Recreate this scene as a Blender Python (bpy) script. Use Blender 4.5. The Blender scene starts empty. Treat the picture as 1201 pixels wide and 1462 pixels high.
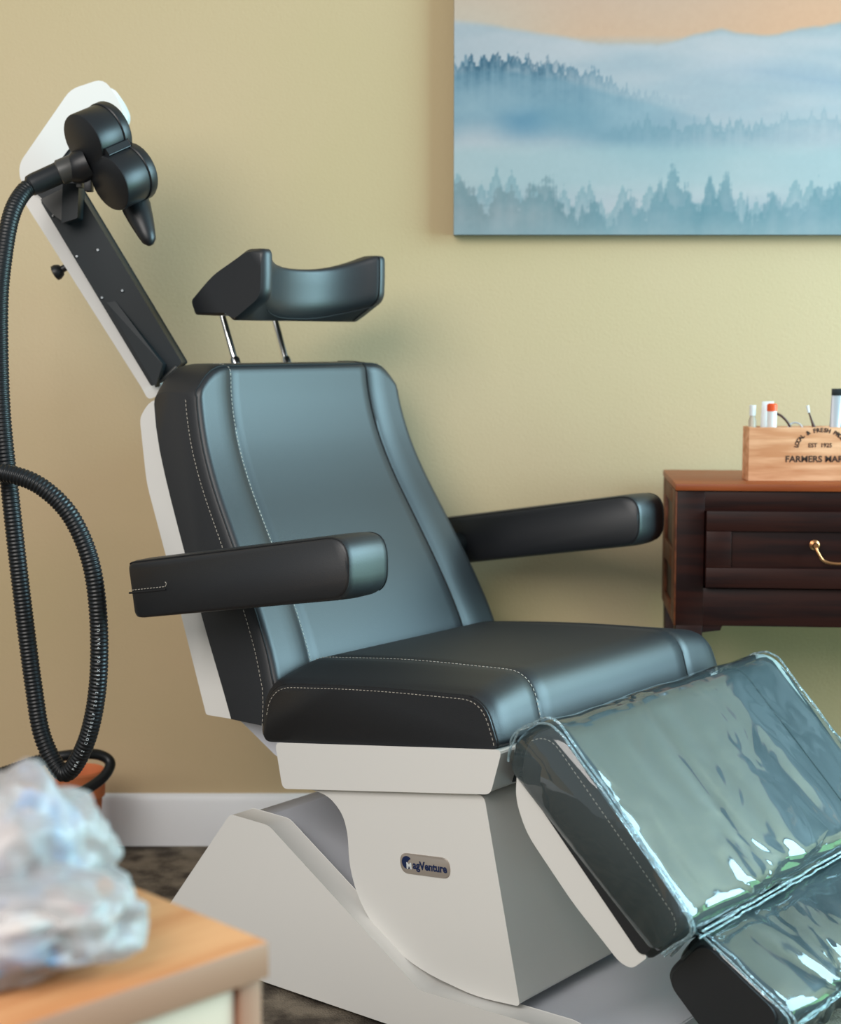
import bpy, bmesh, math, random
import numpy as np
from mathutils import Vector, Matrix, noise
random.seed(7)
PI = math.pi
S = bpy.context.scene
C = S.collection

# ------------------------------------------------------------------ camera
FPX, CX, CY, HOR, CAM_H = 2300.0, 600.5, 731.0, 487.0, 0.97
PITCH = math.atan((CY - HOR) / FPX)
cam = bpy.data.cameras.new('camera'); camo = bpy.data.objects.new('camera', cam); C.objects.link(camo)
cam.sensor_fit = 'HORIZONTAL'; cam.sensor_width = 24.0; cam.lens = FPX / 1201 * 24.0
cam.clip_start = 0.05; cam.clip_end = 60
camo.location = (0, 0, CAM_H); camo.rotation_euler = (PI / 2 - PITCH, 0, 0)
cam.dof.use_dof = True; cam.dof.focus_distance = 2.3; cam.dof.aperture_fstop = 3.2
S.camera = camo
# ------------------------------------------------------------------ world, lights, exposure
w = bpy.data.worlds.new('world'); S.world = w; w.use_nodes = True
bg = w.node_tree.nodes['Background']; bg.inputs[0].default_value = (0.84, 0.93, 0.97, 1); bg.inputs[1].default_value = 0.40
S.view_settings.view_transform = 'Standard'; S.view_settings.look = 'None'
S.view_settings.gamma = 1; S.view_settings.exposure = 0.13; S.view_settings.use_curve_mapping = False

def area(name, loc, target, sx, sy, power, col):
    l = bpy.data.lights.new(name, 'AREA'); l.shape = 'RECTANGLE'; l.size = sx; l.size_y = sy
    l.energy = power; l.color = col
    o = bpy.data.objects.new(name, l); C.objects.link(o); o.location = loc
    o.rotation_euler = (Vector(target) - Vector(loc)).to_track_quat('-Z', 'Y').to_euler()
    return o
area('window_light', (2.75, 2.05, 1.52), (0.0, 2.35, 0.75), 1.9, 1.7, 160, (0.52, 0.86, 1.0))
area('ceiling_light', (-1.5, -0.7, 2.5), (0.0, 2.8, 0.4), 2.6, 1.8, 98, (1.0, 0.945, 0.895))
area('green_fill', (2.9, 2.3, 0.35), (0.4, 3.0, 0.32), 2.2, 0.5, 13, (0.36, 1.0, 0.42))  # added fill, tints the low wall green; no real source stands here

# ------------------------------------------------------------------ materials
def srgb(r, g, b):
    f = lambda c: (c / 255) / 12.92 if c / 255 <= 0.04045 else ((c / 255 + 0.055) / 1.055) ** 2.4
    return (f(r), f(g), f(b), 1)
def mat(name, col, rough=0.5, metal=0.0, spec=0.5, bump=None, vary=None, coat=0.0, coat_rough=0.1, sheen=0.0):
    m = bpy.data.materials.new(name); m.use_nodes = True; nt = m.node_tree; b = nt.nodes['Principled BSDF']
    b.inputs['Base Color'].default_value = col; b.inputs['Roughness'].default_value = rough
    b.inputs['Metallic'].default_value = metal; b.inputs['Specular IOR Level'].default_value = spec
    b.inputs['Coat Weight'].default_value = coat; b.inputs['Coat Roughness'].default_value = coat_rough
    b.inputs['Sheen Weight'].default_value = sheen
    tc = nt.nodes.new('ShaderNodeTexCoord')
    if vary:                                   # (scale, colour2, low, high, stretch)
        n = nt.nodes.new('ShaderNodeTexNoise'); n.inputs['Scale'].default_value = vary[0]; n.inputs['Detail'].default_value = 6
        mp = nt.nodes.new('ShaderNodeMapping'); mp.inputs['Scale'].default_value = vary[4]
        r = nt.nodes.new('ShaderNodeMapRange'); r.inputs[1].default_value = vary[2]; r.inputs[2].default_value = vary[3]
        mx = nt.nodes.new('ShaderNodeMix'); mx.data_type = 'RGBA'
        mx.inputs[6].default_value = col; mx.inputs[7].default_value = vary[1]
        nt.links.new(tc.outputs['Object'], mp.inputs[0]); nt.links.new(mp.outputs[0], n.inputs['Vector'])
        nt.links.new(n.outputs[0], r.inputs[0]); nt.links.new(r.outputs[0], mx.inputs[0])
        nt.links.new(mx.outputs[2], b.inputs['Base Color'])
    if bump:                                   # (scale, strength, distance)
        n = nt.nodes.new('ShaderNodeTexNoise'); n.inputs['Scale'].default_value = bump[0]; n.inputs['Detail'].default_value = 4
        bp = nt.nodes.new('ShaderNodeBump'); bp.inputs['Strength'].default_value = bump[1]; bp.inputs['Distance'].default_value = bump[2]
        nt.links.new(tc.outputs['Object'], n.inputs['Vector']); nt.links.new(n.outputs[0], bp.inputs['Height'])
        nt.links.new(bp.outputs[0], b.inputs['Normal'])
    return m
one = (1, 1, 1)
M = {}
M['wall'] = mat('wall_paint', srgb(200, 176, 143), 0.9, spec=0.2, bump=(260, 0.25, 0.002), vary=(1.1, srgb(194, 174, 136), 0.35, 0.65, one))
M['carpet'] = mat('carpet', srgb(132, 122, 108), 0.95, spec=0.1, bump=(300, 0.8, 0.004), vary=(17, srgb(78, 71, 64), 0.38, 0.6, one))
M['trim'] = mat('trim_paint', srgb(238, 240, 243), 0.45)
M['leather'] = mat('leather', srgb(20, 23, 28), 0.48, spec=0.76, bump=(520, 0.16, 0.0008))
M['seam'] = mat('seam', srgb(16, 17, 20), 0.7)
M['thread'] = mat('thread', srgb(196, 190, 178), 0.7)
M['shell'] = mat('shell_plastic', srgb(222, 221, 217), 0.38, bump=(700, 0.08, 0.0005))
M['shell_in'] = mat('inner_panel', srgb(214, 217, 226), 0.45)
M['blackmetal'] = mat('black_metal', srgb(20, 28, 32), 0.5, spec=0.35, bump=(600, 0.1, 0.0005))
M['blackplastic'] = mat('black_plastic', srgb(24, 26, 29), 0.4, bump=(500, 0.12, 0.0005))
M['chrome'] = mat('chrome', (0.82, 0.82, 0.82, 1), 0.14, 1.0)
M['hose'] = mat('hose_rubber', srgb(18, 21, 24), 0.36, spec=0.42)
M['greyplastic'] = mat('grey_plastic', srgb(66, 66, 64), 0.4)
M['white_print'] = mat('white_print', srgb(215, 220, 222), 0.6)
M['badge'] = mat('brushed_badge', srgb(168, 158, 148), 0.35, 0.35)
M['navy'] = mat('navy_print', srgb(14, 34, 76), 0.5)
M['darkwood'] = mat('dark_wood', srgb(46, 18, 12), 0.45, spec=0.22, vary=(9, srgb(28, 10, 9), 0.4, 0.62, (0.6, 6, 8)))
M['darkwood_lit_top'] = mat('dark_wood_lit_top', srgb(158, 80, 38), 0.4, spec=0.3, vary=(9, srgb(140, 66, 30), 0.4, 0.62, (0.6, 8, 8)))  # same wood as the front, with the light on the top painted in
M['darkwood_lit_side'] = mat('dark_wood_lit_side', srgb(112, 62, 36), 0.5, spec=0.25, vary=(9, srgb(84, 44, 26), 0.4, 0.62, (0.6, 8, 8)))  # same wood again, light on the side frame put into the colour
M['copper'] = mat('aged_brass', srgb(200, 140, 95), 0.3, 1.0)
M['boxwood'] = mat('pale_wood', srgb(232, 176, 134), 0.6, vary=(9, srgb(204, 140, 96), 0.38, 0.62, (1.0, 4, 9)), bump=(60, 0.2, 0.001))
M['ink'] = mat('burnt_ink', srgb(52, 34, 24), 0.8)
M['oak'] = mat('oak_veneer', srgb(214, 152, 104), 0.5, vary=(5, srgb(194, 124, 76), 0.4, 0.62, (1, 7, 1)))
M['oak_edge'] = mat('oak_edge', srgb(178, 128, 102), 0.5)
M['panel'] = mat('cabinet_panel', srgb(226, 196, 172), 0.5)
M['tubewhite'] = mat('tube_white', srgb(228, 232, 234), 0.4)
M['orange'] = mat('orange_cap', srgb(232, 84, 30), 0.4)
M['silver'] = mat('silver_tube', srgb(200, 202, 208), 0.35, 0.5)
M['tubedark'] = mat('dark_tube', srgb(26, 48, 62), 0.4)
M['cloudy'] = mat('cloudy_vial', srgb(188, 178, 160), 0.3)
M['brown'] = mat('brown_frame', srgb(70, 34, 24), 0.4)
M['terracotta'] = mat('terracotta', srgb(205, 118, 72), 0.8, bump=(80, 0.3, 0.001))
M['rubber'] = mat('rubber', srgb(20, 20, 20), 0.8)

def film(name, tint, bscale, bstr, gloss=0.06, frost=0.0, haze=(0.62, 0.88, 0.95, 1), refl=1.05):
    m = bpy.data.materials.new(name); m.use_nodes = True; nt = m.node_tree
    for n in list(nt.nodes): nt.nodes.remove(n)
    out = nt.nodes.new('ShaderNodeOutputMaterial'); tr = nt.nodes.new('ShaderNodeBsdfTransparent'); tr.inputs[0].default_value = tint
    gl = nt.nodes.new('ShaderNodeBsdfGlossy'); gl.inputs['Roughness'].default_value = gloss; gl.inputs['Color'].default_value = (1, 1, 1, 1)
    df = nt.nodes.new('ShaderNodeBsdfDiffuse'); df.inputs[0].default_value = haze
    fr = nt.nodes.new('ShaderNodeFresnel'); fr.inputs[0].default_value = 1.5
    mth = nt.nodes.new('ShaderNodeMath'); mth.operation = 'MULTIPLY_ADD'; mth.inputs[1].default_value = refl; mth.inputs[2].default_value = 0.01
    mx0 = nt.nodes.new('ShaderNodeMixShader'); mx0.inputs[0].default_value = frost
    mx = nt.nodes.new('ShaderNodeMixShader')
    tc = nt.nodes.new('ShaderNodeTexCoord'); n = nt.nodes.new('ShaderNodeTexNoise'); n.inputs['Scale'].default_value = bscale
    n.inputs['Detail'].default_value = 2; n.inputs['Distortion'].default_value = 0.8
    bp = nt.nodes.new('ShaderNodeBump'); bp.inputs['Strength'].default_value = bstr; bp.inputs['Distance'].default_value = 0.01
    L = nt.links.new
    L(tc.outputs['Object'], n.inputs['Vector']); L(n.outputs[0], bp.inputs['Height']); L(bp.outputs[0], gl.inputs['Normal']); L(bp.outputs[0], fr.inputs['Normal'])
    L(tr.outputs[0], mx0.inputs[1]); L(df.outputs[0], mx0.inputs[2])
    L(fr.outputs[0], mth.inputs[0]); L(mth.outputs[0], mx.inputs[0]); L(mx0.outputs[0], mx.inputs[1]); L(gl.outputs[0], mx.inputs[2])
    L(mx.outputs[0], out.inputs[0])
    return m
M['vinyl'] = film('clear_vinyl', (0.95, 0.98, 0.99, 1), 9, 0.35, 0.05, 0.055)
M['welt'] = film('vinyl_welt', (0.8, 0.86, 0.9, 1), 120, 0.8, 0.12, 0.22)

# ------------------------------------------------------------------ mesh helpers
def link(name, me, m=None, parent=None, loc=None, rot=None):
    o = bpy.data.objects.new(name, me); C.objects.link(o)
    if m: me.materials.append(m)
    if parent: o.parent = parent
    if loc: o.location = loc
    if rot: o.rotation_euler = rot
    return o
def mesh(name, vs, fs, m=None, parent=None, angle=35, bev=0.0, seg=2, loc=None, rot=None):
    me = bpy.data.meshes.new(name); me.from_pydata([tuple(v) for v in vs], [], fs); me.validate()
    bm = bmesh.new(); bm.from_mesh(me)
    if bev:
        es = [e for e in bm.edges if len(e.link_faces) == 2 and e.calc_face_angle(0) > math.radians(32)]
        bmesh.ops.bevel(bm, geom=es, offset=bev, segments=seg, affect='EDGES', profile=0.5, clamp_overlap=True)
    bmesh.ops.recalc_face_normals(bm, faces=bm.faces); bm.to_mesh(me); bm.free()
    me.shade_smooth(); me.set_sharp_from_angle(angle=math.radians(angle))
    return link(name, me, m, parent, loc, rot)
def box_data(x0, x1, y0, y1, z0, z1):
    vs = [(x0, y0, z0), (x1, y0, z0), (x1, y1, z0), (x0, y1, z0), (x0, y0, z1), (x1, y0, z1), (x1, y1, z1), (x0, y1, z1)]
    return vs, [(0, 3, 2, 1), (4, 5, 6, 7), (0, 1, 5, 4), (1, 2, 6, 5), (2, 3, 7, 6), (3, 0, 4, 7)]
def box(name, b, m, parent=None, bev=0.0, **k):
    vs, fs = box_data(*b); return mesh(name, vs, fs, m, parent, bev=bev, **k)
def merge(parts):
    V, Fs = [], []
    for vs, fs in parts:
        n = len(V); V += list(vs); Fs += [tuple(i + n for i in f) for f in fs]
    return V, Fs
def fillet(pts, rad, seg=6):
    """round every corner of a closed 2D polygon; same vertex count whatever the radius"""
    out = []; n = len(pts)
    for i in range(n):
        p = Vector(pts[i]); a = Vector(pts[i - 1]) - p; b = Vector(pts[(i + 1) % n]) - p
        r = rad[i] if isinstance(rad, (list, tuple)) else rad
        la, lb = a.length, b.length; a.normalize(); b.normalize()
        t = min(r, la * 0.48, lb * 0.48)
        p0 = p + a * t; p1 = p + b * t
        for k in range(seg + 1):
            u = k / seg; out.append(tuple(p0 * (1 - u) ** 2 + p * 2 * u * (1 - u) + p1 * u * u))
    return out
def dens(pts, sub):
    """split long runs of a closed loop into extra points"""
    out = []; n = len(pts)
    for i in range(n):
        a, b = pts[i], pts[(i + 1) % n]
        for k in range(sub): out.append(tuple(a[j] + (b[j] - a[j]) * k / sub for j in range(len(a))))
    return out
def loft(name, secs, m, parent=None, caps=True, angle=35, bev=0.0):
    n = len(secs[0]); V = [p for s in secs for p in s]; Fs = []
    for i in range(len(secs) - 1):
        for j in range(n):
            k = (j + 1) % n; Fs.append((i * n + j, i * n + k, (i + 1) * n + k, (i + 1) * n + j))
    if caps: Fs.append(tuple(range(n))); Fs.append(tuple(range(len(V) - 1, len(V) - n - 1, -1)))
    return mesh(name, V, Fs, m, parent, angle=angle, bev=bev)
def smooth_path(ctrl, per=8):
    P = [Vector(c) for c in ctrl]; P = [2 * P[0] - P[1]] + P + [2 * P[-1] - P[-2]]; out = []
    for i in range(1, len(P) - 2):
        for k in range(per):
            t = k / per; a, b, c, d = P[i - 1:i + 3]
            out.append(0.5 * ((2 * b) + (c - a) * t + (2 * a - 5 * b + 4 * c - d) * t * t + (3 * b - a - 3 * c + d) * t ** 3))
    out.append(P[-2]); return out
def resample(path, step):
    P = [Vector(p) for p in path]; out = [P[0].copy()]; acc = 0
    for a, b in zip(P, P[1:]):
        L = (b - a).length
        if L < 1e-9: continue
        d = step - acc
        while d <= L: out.append(a + (b - a) * d / L); d += step
        acc = L - (d - step)
    return out
def tube_data(path, rad, seg=10):
    P = [Vector(p) for p in path]; V = []; Fs = []; up = None
    for i, p in enumerate(P):
        t = (P[min(i + 1, len(P) - 1)] - P[max(i - 1, 0)]).normalized()
        if up is None: up = t.orthogonal().normalized()
        up = (up - t * up.dot(t)).normalized(); s = t.cross(up)
        r = rad(i) if callable(rad) else rad
        for k in range(seg):
            a = 2 * PI * k / seg; V.append(p + (up * math.cos(a) + s * math.sin(a)) * r)
    for i in range(len(P) - 1):
        for k in range(seg):
            q = (k + 1) % seg; Fs.append((i * seg + k, i * seg + q, (i + 1) * seg + q, (i + 1) * seg + k))
    Fs.append(tuple(range(seg - 1, -1, -1))); Fs.append(tuple(range(len(V) - seg, len(V))))
    return V, Fs
def tube(name, path, rad, m, parent=None, seg=10, angle=50):
    vs, fs = tube_data(path, rad, seg); return mesh(name, vs, fs, m, parent, angle=angle)
def stitches(name, path, m, parent, step=0.0062, ln=0.0036, r=0.0006):
    """a row of short thread dashes along a path"""
    pts = resample(path, step); parts = []
    for a, b in zip(pts, pts[1:]):
        d = (b - a).normalized(); parts.append(tube_data([a, a + d * ln], r, 4))
    if not parts: return
    o = mesh(name, *merge(parts), m, parent); o['kind'] = 'stuff'; return o
def sweep_disc(name, p0, p1, prof, m, parent=None, seg=24):
    """lathe: prof = (t along p0->p1, radius)"""
    p0, p1 = Vector(p0), Vector(p1)
    path = [p0 + (p1 - p0) * t for t, r in prof]; rr = [r for t, r in prof]
    d = (p1 - p0).normalized(); up = d.orthogonal().normalized(); s = d.cross(up); V = []; Fs = []
    for p, r in zip(path, rr):
        for k in range(seg):
            a = 2 * PI * k / seg; V.append(p + (up * math.cos(a) + s * math.sin(a)) * r)
    for i in range(len(path) - 1):
        for k in range(seg):
            q = (k + 1) % seg; Fs.append((i * seg + k, i * seg + q, (i + 1) * seg + q, (i + 1) * seg + k))
    Fs.append(tuple(range(seg - 1, -1, -1))); Fs.append(tuple(range(len(V) - seg, len(V))))
    return mesh(name, V, Fs, m, parent)
def text_data(s, size, extr=0.0004, offset=0.0, align='CENTER'):
    cu = bpy.data.curves.new('txt', 'FONT'); cu.body = s; cu.size = size; cu.extrude = extr; cu.offset = offset
    cu.align_x = align; cu.align_y = 'BOTTOM_BASELINE'; cu.resolution_u = 3
    o = bpy.data.objects.new('txt', cu); C.objects.link(o)
    dg = bpy.context.evaluated_depsgraph_get(); dg.update()
    me = bpy.data.meshes.new_from_object(o.evaluated_get(dg))
    vs = [v.co.copy() for v in me.vertices]; fs = [tuple(p.vertices) for p in me.polygons]
    bpy.data.objects.remove(o); bpy.data.curves.remove(cu); bpy.data.meshes.remove(me)
    return vs, fs
def xf(data, mt): return [mt @ Vector(v) for v in data[0]], data[1]
def thing(name, label, cat, loc=(0, 0, 0), rz=0, group=None):
    o = bpy.data.objects.new(name, None); C.objects.link(o); o.location = loc; o.rotation_euler = (0, 0, rz)
    o['label'] = label; o['category'] = cat
    if group: o['group'] = group
    return o
def tag(o, label, cat, group=None):
    o['label'] = label; o['category'] = cat
    if group: o['group'] = group
    return o
def struct(o): o['kind'] = 'structure'; return o
def sstep(a, b, x):
    t = min(1, max(0, (x - a) / (b - a))); return t * t * (3 - 2 * t)
def at(x, y, Y):
    """point of the room that is seen at photo pixel (x, y) at distance Y"""
    fw = Vector((0, math.cos(PITCH), -math.sin(PITCH))); up = Vector((0, math.sin(PITCH), math.cos(PITCH)))
    r = fw + Vector((1, 0, 0)) * ((x - CX) / FPX) - up * ((y - CY) / FPX)
    return Vector((0, 0, CAM_H)) + r * (Y / r.y)

# ------------------------------------------------------------------ the room
WALL_Y = 3.04
struct(box('floor', (-3.6, 3.6, -2.5, WALL_Y + 0.1, -0.05, 0.0), M['carpet']))
struct(box('wall_back', (-3.6, 3.6, WALL_Y, WALL_Y + 0.12, 0.0, 2.7), M['wall']))
bb = [(0, 0), (-0.014, 0), (-0.014, 0.088), (-0.010, 0.097), (-0.003, 0.101), (0, 0.101)]
struct(loft('baseboard_back', [[(x, WALL_Y + a, b) for a, b in bb] for x in (-3.6, 3.6)], M['trim'], angle=25))

# ------------------------------------------------------------------ treatment chair (local x = forward, y = away from camera)
CH = thing('treatment_chair', 'reclining black leather treatment chair on a white plastic pedestal and sled base', 'chair',
           (0.0892, 2.4936, 0.0), math.radians(-39))
LE = M['leather']

# base
prof = [(-0.425, 0.008), (-0.226, 0.255), (-0.145, 0.253), (0.144, 0.074), (0.37, 0.078), (0.465, 0.060), (0.47, 0.016), (0.10, 0.010)]
def base_prof(inset=0.0): return prof
W2 = 0.322
V = []; Fs = []
rim = 0.045
side = fillet(prof, [0.004, 0.008, 0.008, 0.006, 0.006, 0.008, 0.004, 0.004], 3)
n = len(side)
for ysg in (-1, 1):
    secs = [[(x, y * ysg, z) for x, z in side] for y in (W2, W2 - rim)]
    loft('base_side', secs, M['shell'], CH, bev=0.004)
inner = [(-0.415, 0.010), (-0.222, 0.250), (-0.19, 0.250), (-0.155, 0.228), (0.13, 0.052), (0.37, 0.074), (0.462, 0.056), (0.462, 0.018), (0.10, 0.014)]
loft('base_deck', [[(x, y, z) for x, z in inner] for y in (-W2 + rim - 0.001, W2 - rim + 0.001)], M['shell_in'], CH, bev=0.002)
for x in (-0.30, 0.38):
    for y in (-0.27, 0.27):
        sweep_disc('foot', (x, y, 0.0), (x, y, 0.016), [(0, 0.016), (0.3, 0.020), (0.7, 0.020), (1, 0.012)], M['rubber'], CH, 16)

# pedestal
body = [(-0.110, 0.318), (-0.045, 0.312), (-0.018, 0.290), (-0.008, 0.262), (-0.005, 0.211), (0.015, 0.163), (0.055, 0.121), (0.126, 0.092), (0.225, 0.079), (0.297, 0.085), (0.236, 0.362), (0.0, 0.345)]
bp = fillet(body, [0.01, 0.02, 0.015, 0.02, 0.03, 0.03, 0.03, 0.04, 0.03, 0.006, 0.01, 0.01], 4)
loft('pedestal_body', [[(x, y, z) for x, z in bp] for y in (-0.298, 0.298)], M['shell'], CH, bev=0.004)
lipp = [(-0.141, 0.376), (-0.127, 0.311), (0.254, 0.371), (0.272, 0.432)]
def lip_sec(y, g): return [(x * (1) + (0.004 if i in (1,) else 0) * g, y, z) for i, (x, z) in enumerate(lipp)]
loft('pedestal_collar', [[(x, y, z) for x, z in fillet(lipp, 0.008, 3)] for y in (-0.309, 0.309)], M['shell'], CH, bev=0.005)

# badge on the pedestal side
u = Vector((0.0850, 0, 0.0090)).normalized(); v = Vector((-u.z, 0, u.x))
def bmat_(off): return Matrix(((u.x, v.x, 0, 0.1350), (0, 0, -1, -0.298 - off), (u.z, v.z, 0, 0.2445), (0, 0, 0, 1))) @ Matrix.Diagonal((1, 1, 1, 1))
BW, BH = 0.0445, 0.0145
pl = fillet([(-BW, -BH), (BW, -BH), (BW, BH), (-BW, BH)], BH, 8)
secs = [[bmat_(o) @ Vector((x * s, y * s, 0)) for x, y in pl] for o, s in ((-0.001, 1.0), (0.001, 1.0), (0.0016, 0.97))]
badge = loft('badge_plate', secs, M['badge'], CH)
disc = [(0.0092 * math.cos(a), 0.0092 * math.sin(a)) for a in [2 * PI * k / 28 for k in range(28)]]
cr = [(-0.0315 + 0.0092 * math.cos(a), 0.0015 + 0.0092 * math.sin(a)) for a in [math.radians(38 + 270 * k / 24) for k in range(25)]] + \
     [(-0.0285, -0.0045), (-0.0305, 0.0015), (-0.0280, 0.0050)]
lg = loft('badge_logo', [[bmat_(o) @ Vector((x, y, 0)) for x, y in cr] for o in (0.0015, 0.0021)], M['navy'], badge)
td = xf(text_data('M', 0.0125, 0.0002, 0.0004, 'LEFT'), bmat_(0.0024) @ Matrix.Translation((-0.0325, -0.0070, 0)))
mesh('badge_initial', td[0], td[1], M['white_print'], badge)
td = xf(text_data('agVenture', 0.0158, 0.0002, 0.0005, 'LEFT'), bmat_(0.0019) @ Matrix.Translation((-0.0212, -0.0060, 0)) @ Matrix.Scale(0.93, 4, (1, 0, 0)))
mesh('badge_lettering', td[0], td[1], M['navy'], badge)

# seat cushion
def seat_sec(y):
    a = abs(y); k = sstep(0.305, 0.20, a); e = sstep(0.285, 0.303, a)
    lift = 0.020 * k; g = 0.0025 if abs(a - 0.20) < 0.002 else 0
    P = [(-0.195 + 0.02 * e, 0.372), (-0.180 + 0.02 * e, 0.466 + lift - 0.004 * e - g), (0.03, 0.488 + lift - 0.004 * e - g), (0.245 - 0.006 * e - g, 0.506 + lift * 0.6 - 0.009 * e - g), (0.268 - 0.004 * e - g, 0.432)]
    q = fillet(P, [0.02, 0.05, 0.12, 0.042, 0.012], 8)
    return [(x, y, z) for x, z in q]
ys = [-0.303, -0.300, -0.292, -0.28, -0.262, -0.24, -0.22, -0.204, -0.20, -0.196, -0.17, -0.12, -0.06, 0]
ys = ys + [-y for y in ys[-2::-1]]
ss = [seat_sec(y) for y in ys]
seat = loft('seat', ss, LE, CH, angle=70, bev=0)
def rim_path(sec, i0, i1, dy=0.0, grow=0.0012):
    cx = sum(p[0] for p in sec) / len(sec); cz = sum(p[2] for p in sec) / len(sec); out = []
    for p in sec[i0:i1]:
        d = Vector((p[0] - cx, 0, p[2] - cz)).normalized(); out.append(Vector((p[0], p[1] + dy, p[2])) + d * grow)
    return out
NS = len(ss[0])
for i, sg in ((1, -1), (len(ys) - 2, 1)):
    tube('piping', smooth_path(rim_path(ss[i], 9, NS - 3, 0, 0.0)[::2], 3), 0.0013, M['seam'], seat, 6)
stitches('stitching', rim_path([(p[0] * 0.985, -0.3035, p[2] - 0.004) for p in ss[0]], 9, NS - 3, 0, -0.0), M['thread'], seat, 0.0068, 0.0038, 0.00045)
stitches('stitching', rim_path(ss[7], 9, NS - 4, 0, 0.0012), M['thread'], seat, 0.0068, 0.0038, 0.00045)
tube('piping', rim_path(ss[-9], 9, NS - 4, 0, 0.0012), 0.0012, M['seam'], seat, 6)

# backrest
FRONT = [(-0.172, 0.372), (-0.174, 0.454), (-0.219, 0.554), (-0.285, 0.666), (-0.342, 0.760), (-0.374, 0.846), (-0.383, 0.905)]
REAR = [(-0.250, 0.378), (-0.252, 0.395), (-0.334, 0.553), (-0.420, 0.734), (-0.456, 0.821), (-0.468, 0.888)]
def interp(pts, z):
    zz = [p[1] for p in pts]; xx = [p[0] for p in pts]
    return sum(float(np.interp(z + d, zz, xx)) for d in np.linspace(-0.05, 0.05, 11)) / 11 if z > 0.47 else float(np.interp(z, zz, xx)) if z < 0.42 else sum(float(np.interp(z + d * (z - 0.42), zz, xx)) for d in np.linspace(-1, 1, 11)) / 11
def back_sec(u):
    a = abs(u); top = 0.934 - 0.045 * (max(0, a - 0.72) / 0.28) ** 2.6; bot = 0.393
    bul = -0.005 + 0.021 * (1 if a < 0.955 else math.sqrt(max(0, 1 - ((a - 0.955) / 0.045) ** 2))) - 0.006 * sstep(0.80, 0.66, a) - (0.003 if abs(a - 0.68) < 0.006 else 0)
    rows = 26; out = []
    zs = [bot + (top - 0.020 - bot) * k / rows for k in range(rows + 1)]
    for z in zs: out.append((interp(FRONT, z) + bul, z))
    xf0 = interp(FRONT, zs[-1]) + bul; xr0 = interp(REAR, zs[-1]) - 0.0
    for k in range(1, 12):
        t = PI * k / 12; cxm = (xf0 + xr0) / 2; rx = (xf0 - xr0) / 2
        ct = math.copysign(abs(math.cos(t)) ** 0.6, math.cos(t)); st = math.sin(t) ** 0.6
        out.append((cxm + rx * ct, zs[-1] + 0.020 * st))
    for z in zs[::-2]: out.append((interp(REAR, z) - 0.0, z))
    edge = 0.004 * sstep(0.97, 1.0, a)
    res = []
    for x, z in out:
        W = 0.292 - (z - 0.40) / 0.53 * 0.048
        ymul = u
        res.append((x, ymul * W, z))
    return res
us = [-1, -0.996, -0.988, -0.978, -0.967, -0.955, -0.94, -0.90, -0.85, -0.80, -0.75, -0.70, -0.68, -0.66, -0.6, -0.45, -0.3, -0.15, 0]
us = us + [-q for q in us[-2::-1]]
bs = [back_sec(q) for q in us]
back = loft('backrest', bs, LE, CH, angle=62, bev=0)
def bpath(i, dx=0.0015, a=0, b=31, dy=0): return [Vector((p[0] + dx, p[1] + dy, p[2])) for p in bs[i][a:b]]
def around(k, row=29):
    a = [Vector((p[0] + 0.0006, p[1] - 0.0005, p[2])) for p in bs[k][0:row]]
    t = [Vector((bs[i][row][0] + 0.0004, bs[i][row][1], bs[i][row][2] + 0.0006)) for i in range(k + 1, len(bs) - k - 1)]
    b = [Vector((p[0] + 0.0006, p[1] + 0.0005, p[2])) for p in bs[-k - 1][0:row]]
    return a + t + b[::-1]
tube('piping', around(2), 0.0014, M['seam'], back, 6)
stitches('stitching', [Vector((p[0] - 0.006, p[1] - 0.0016, p[2])) for p in bs[0][0:29]], M['thread'], back, 0.0068, 0.004, 0.0005)
stitches('stitching', bpath(12, 0.0018, 3, 33), M['thread'], back, 0.0068, 0.004, 0.0005)
tube('piping', bpath(-13, 0.0018, 3, 34), 0.0014, M['seam'], back, 6)

# white shell behind the backrest
def shell_sec(u):
    W = lambda z: 0.268 - (z - 0.40) / 0.53 * 0.040
    e = sstep(0.9, 1.0, abs(u))
    P = [(-0.262, 0.386), (-0.338, 0.546), (-0.424, 0.732), (-0.460, 0.821), (-0.462, 0.878), (-0.500 + 0.006 * e, 0.876 - 0.003 * e), (-0.524 + 0.008 * e, 0.845), (-0.503 + 0.010 * e, 0.74), (-0.436 + 0.010 * e, 0.596), (-0.340 + 0.008 * e, 0.384)]
    q = fillet(P, [0.003, 0.01, 0.01, 0.01, 0.008, 0.016, 0.01, 0.02, 0.02, 0.004], 3)
    return [(x, u * W(z), z) for x, z in q]
loft('back_shell', [shell_sec(q) for q in (-1, -0.97, -0.9, 0, 0.9, 0.97, 1)], M['shell'], CH, angle=30, bev=0.0)
br = [(-0.335, 0.380), (-0.190, 0.376), (-0.160, 0.335), (-0.230, 0.322), (-0.300, 0.362)]
loft('recline_bracket', [[(x, y, z) for x, z in fillet(br, 0.006, 3)] for y in (-0.215, 0.215)], M['shell_in'], CH, bev=0.003)

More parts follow.
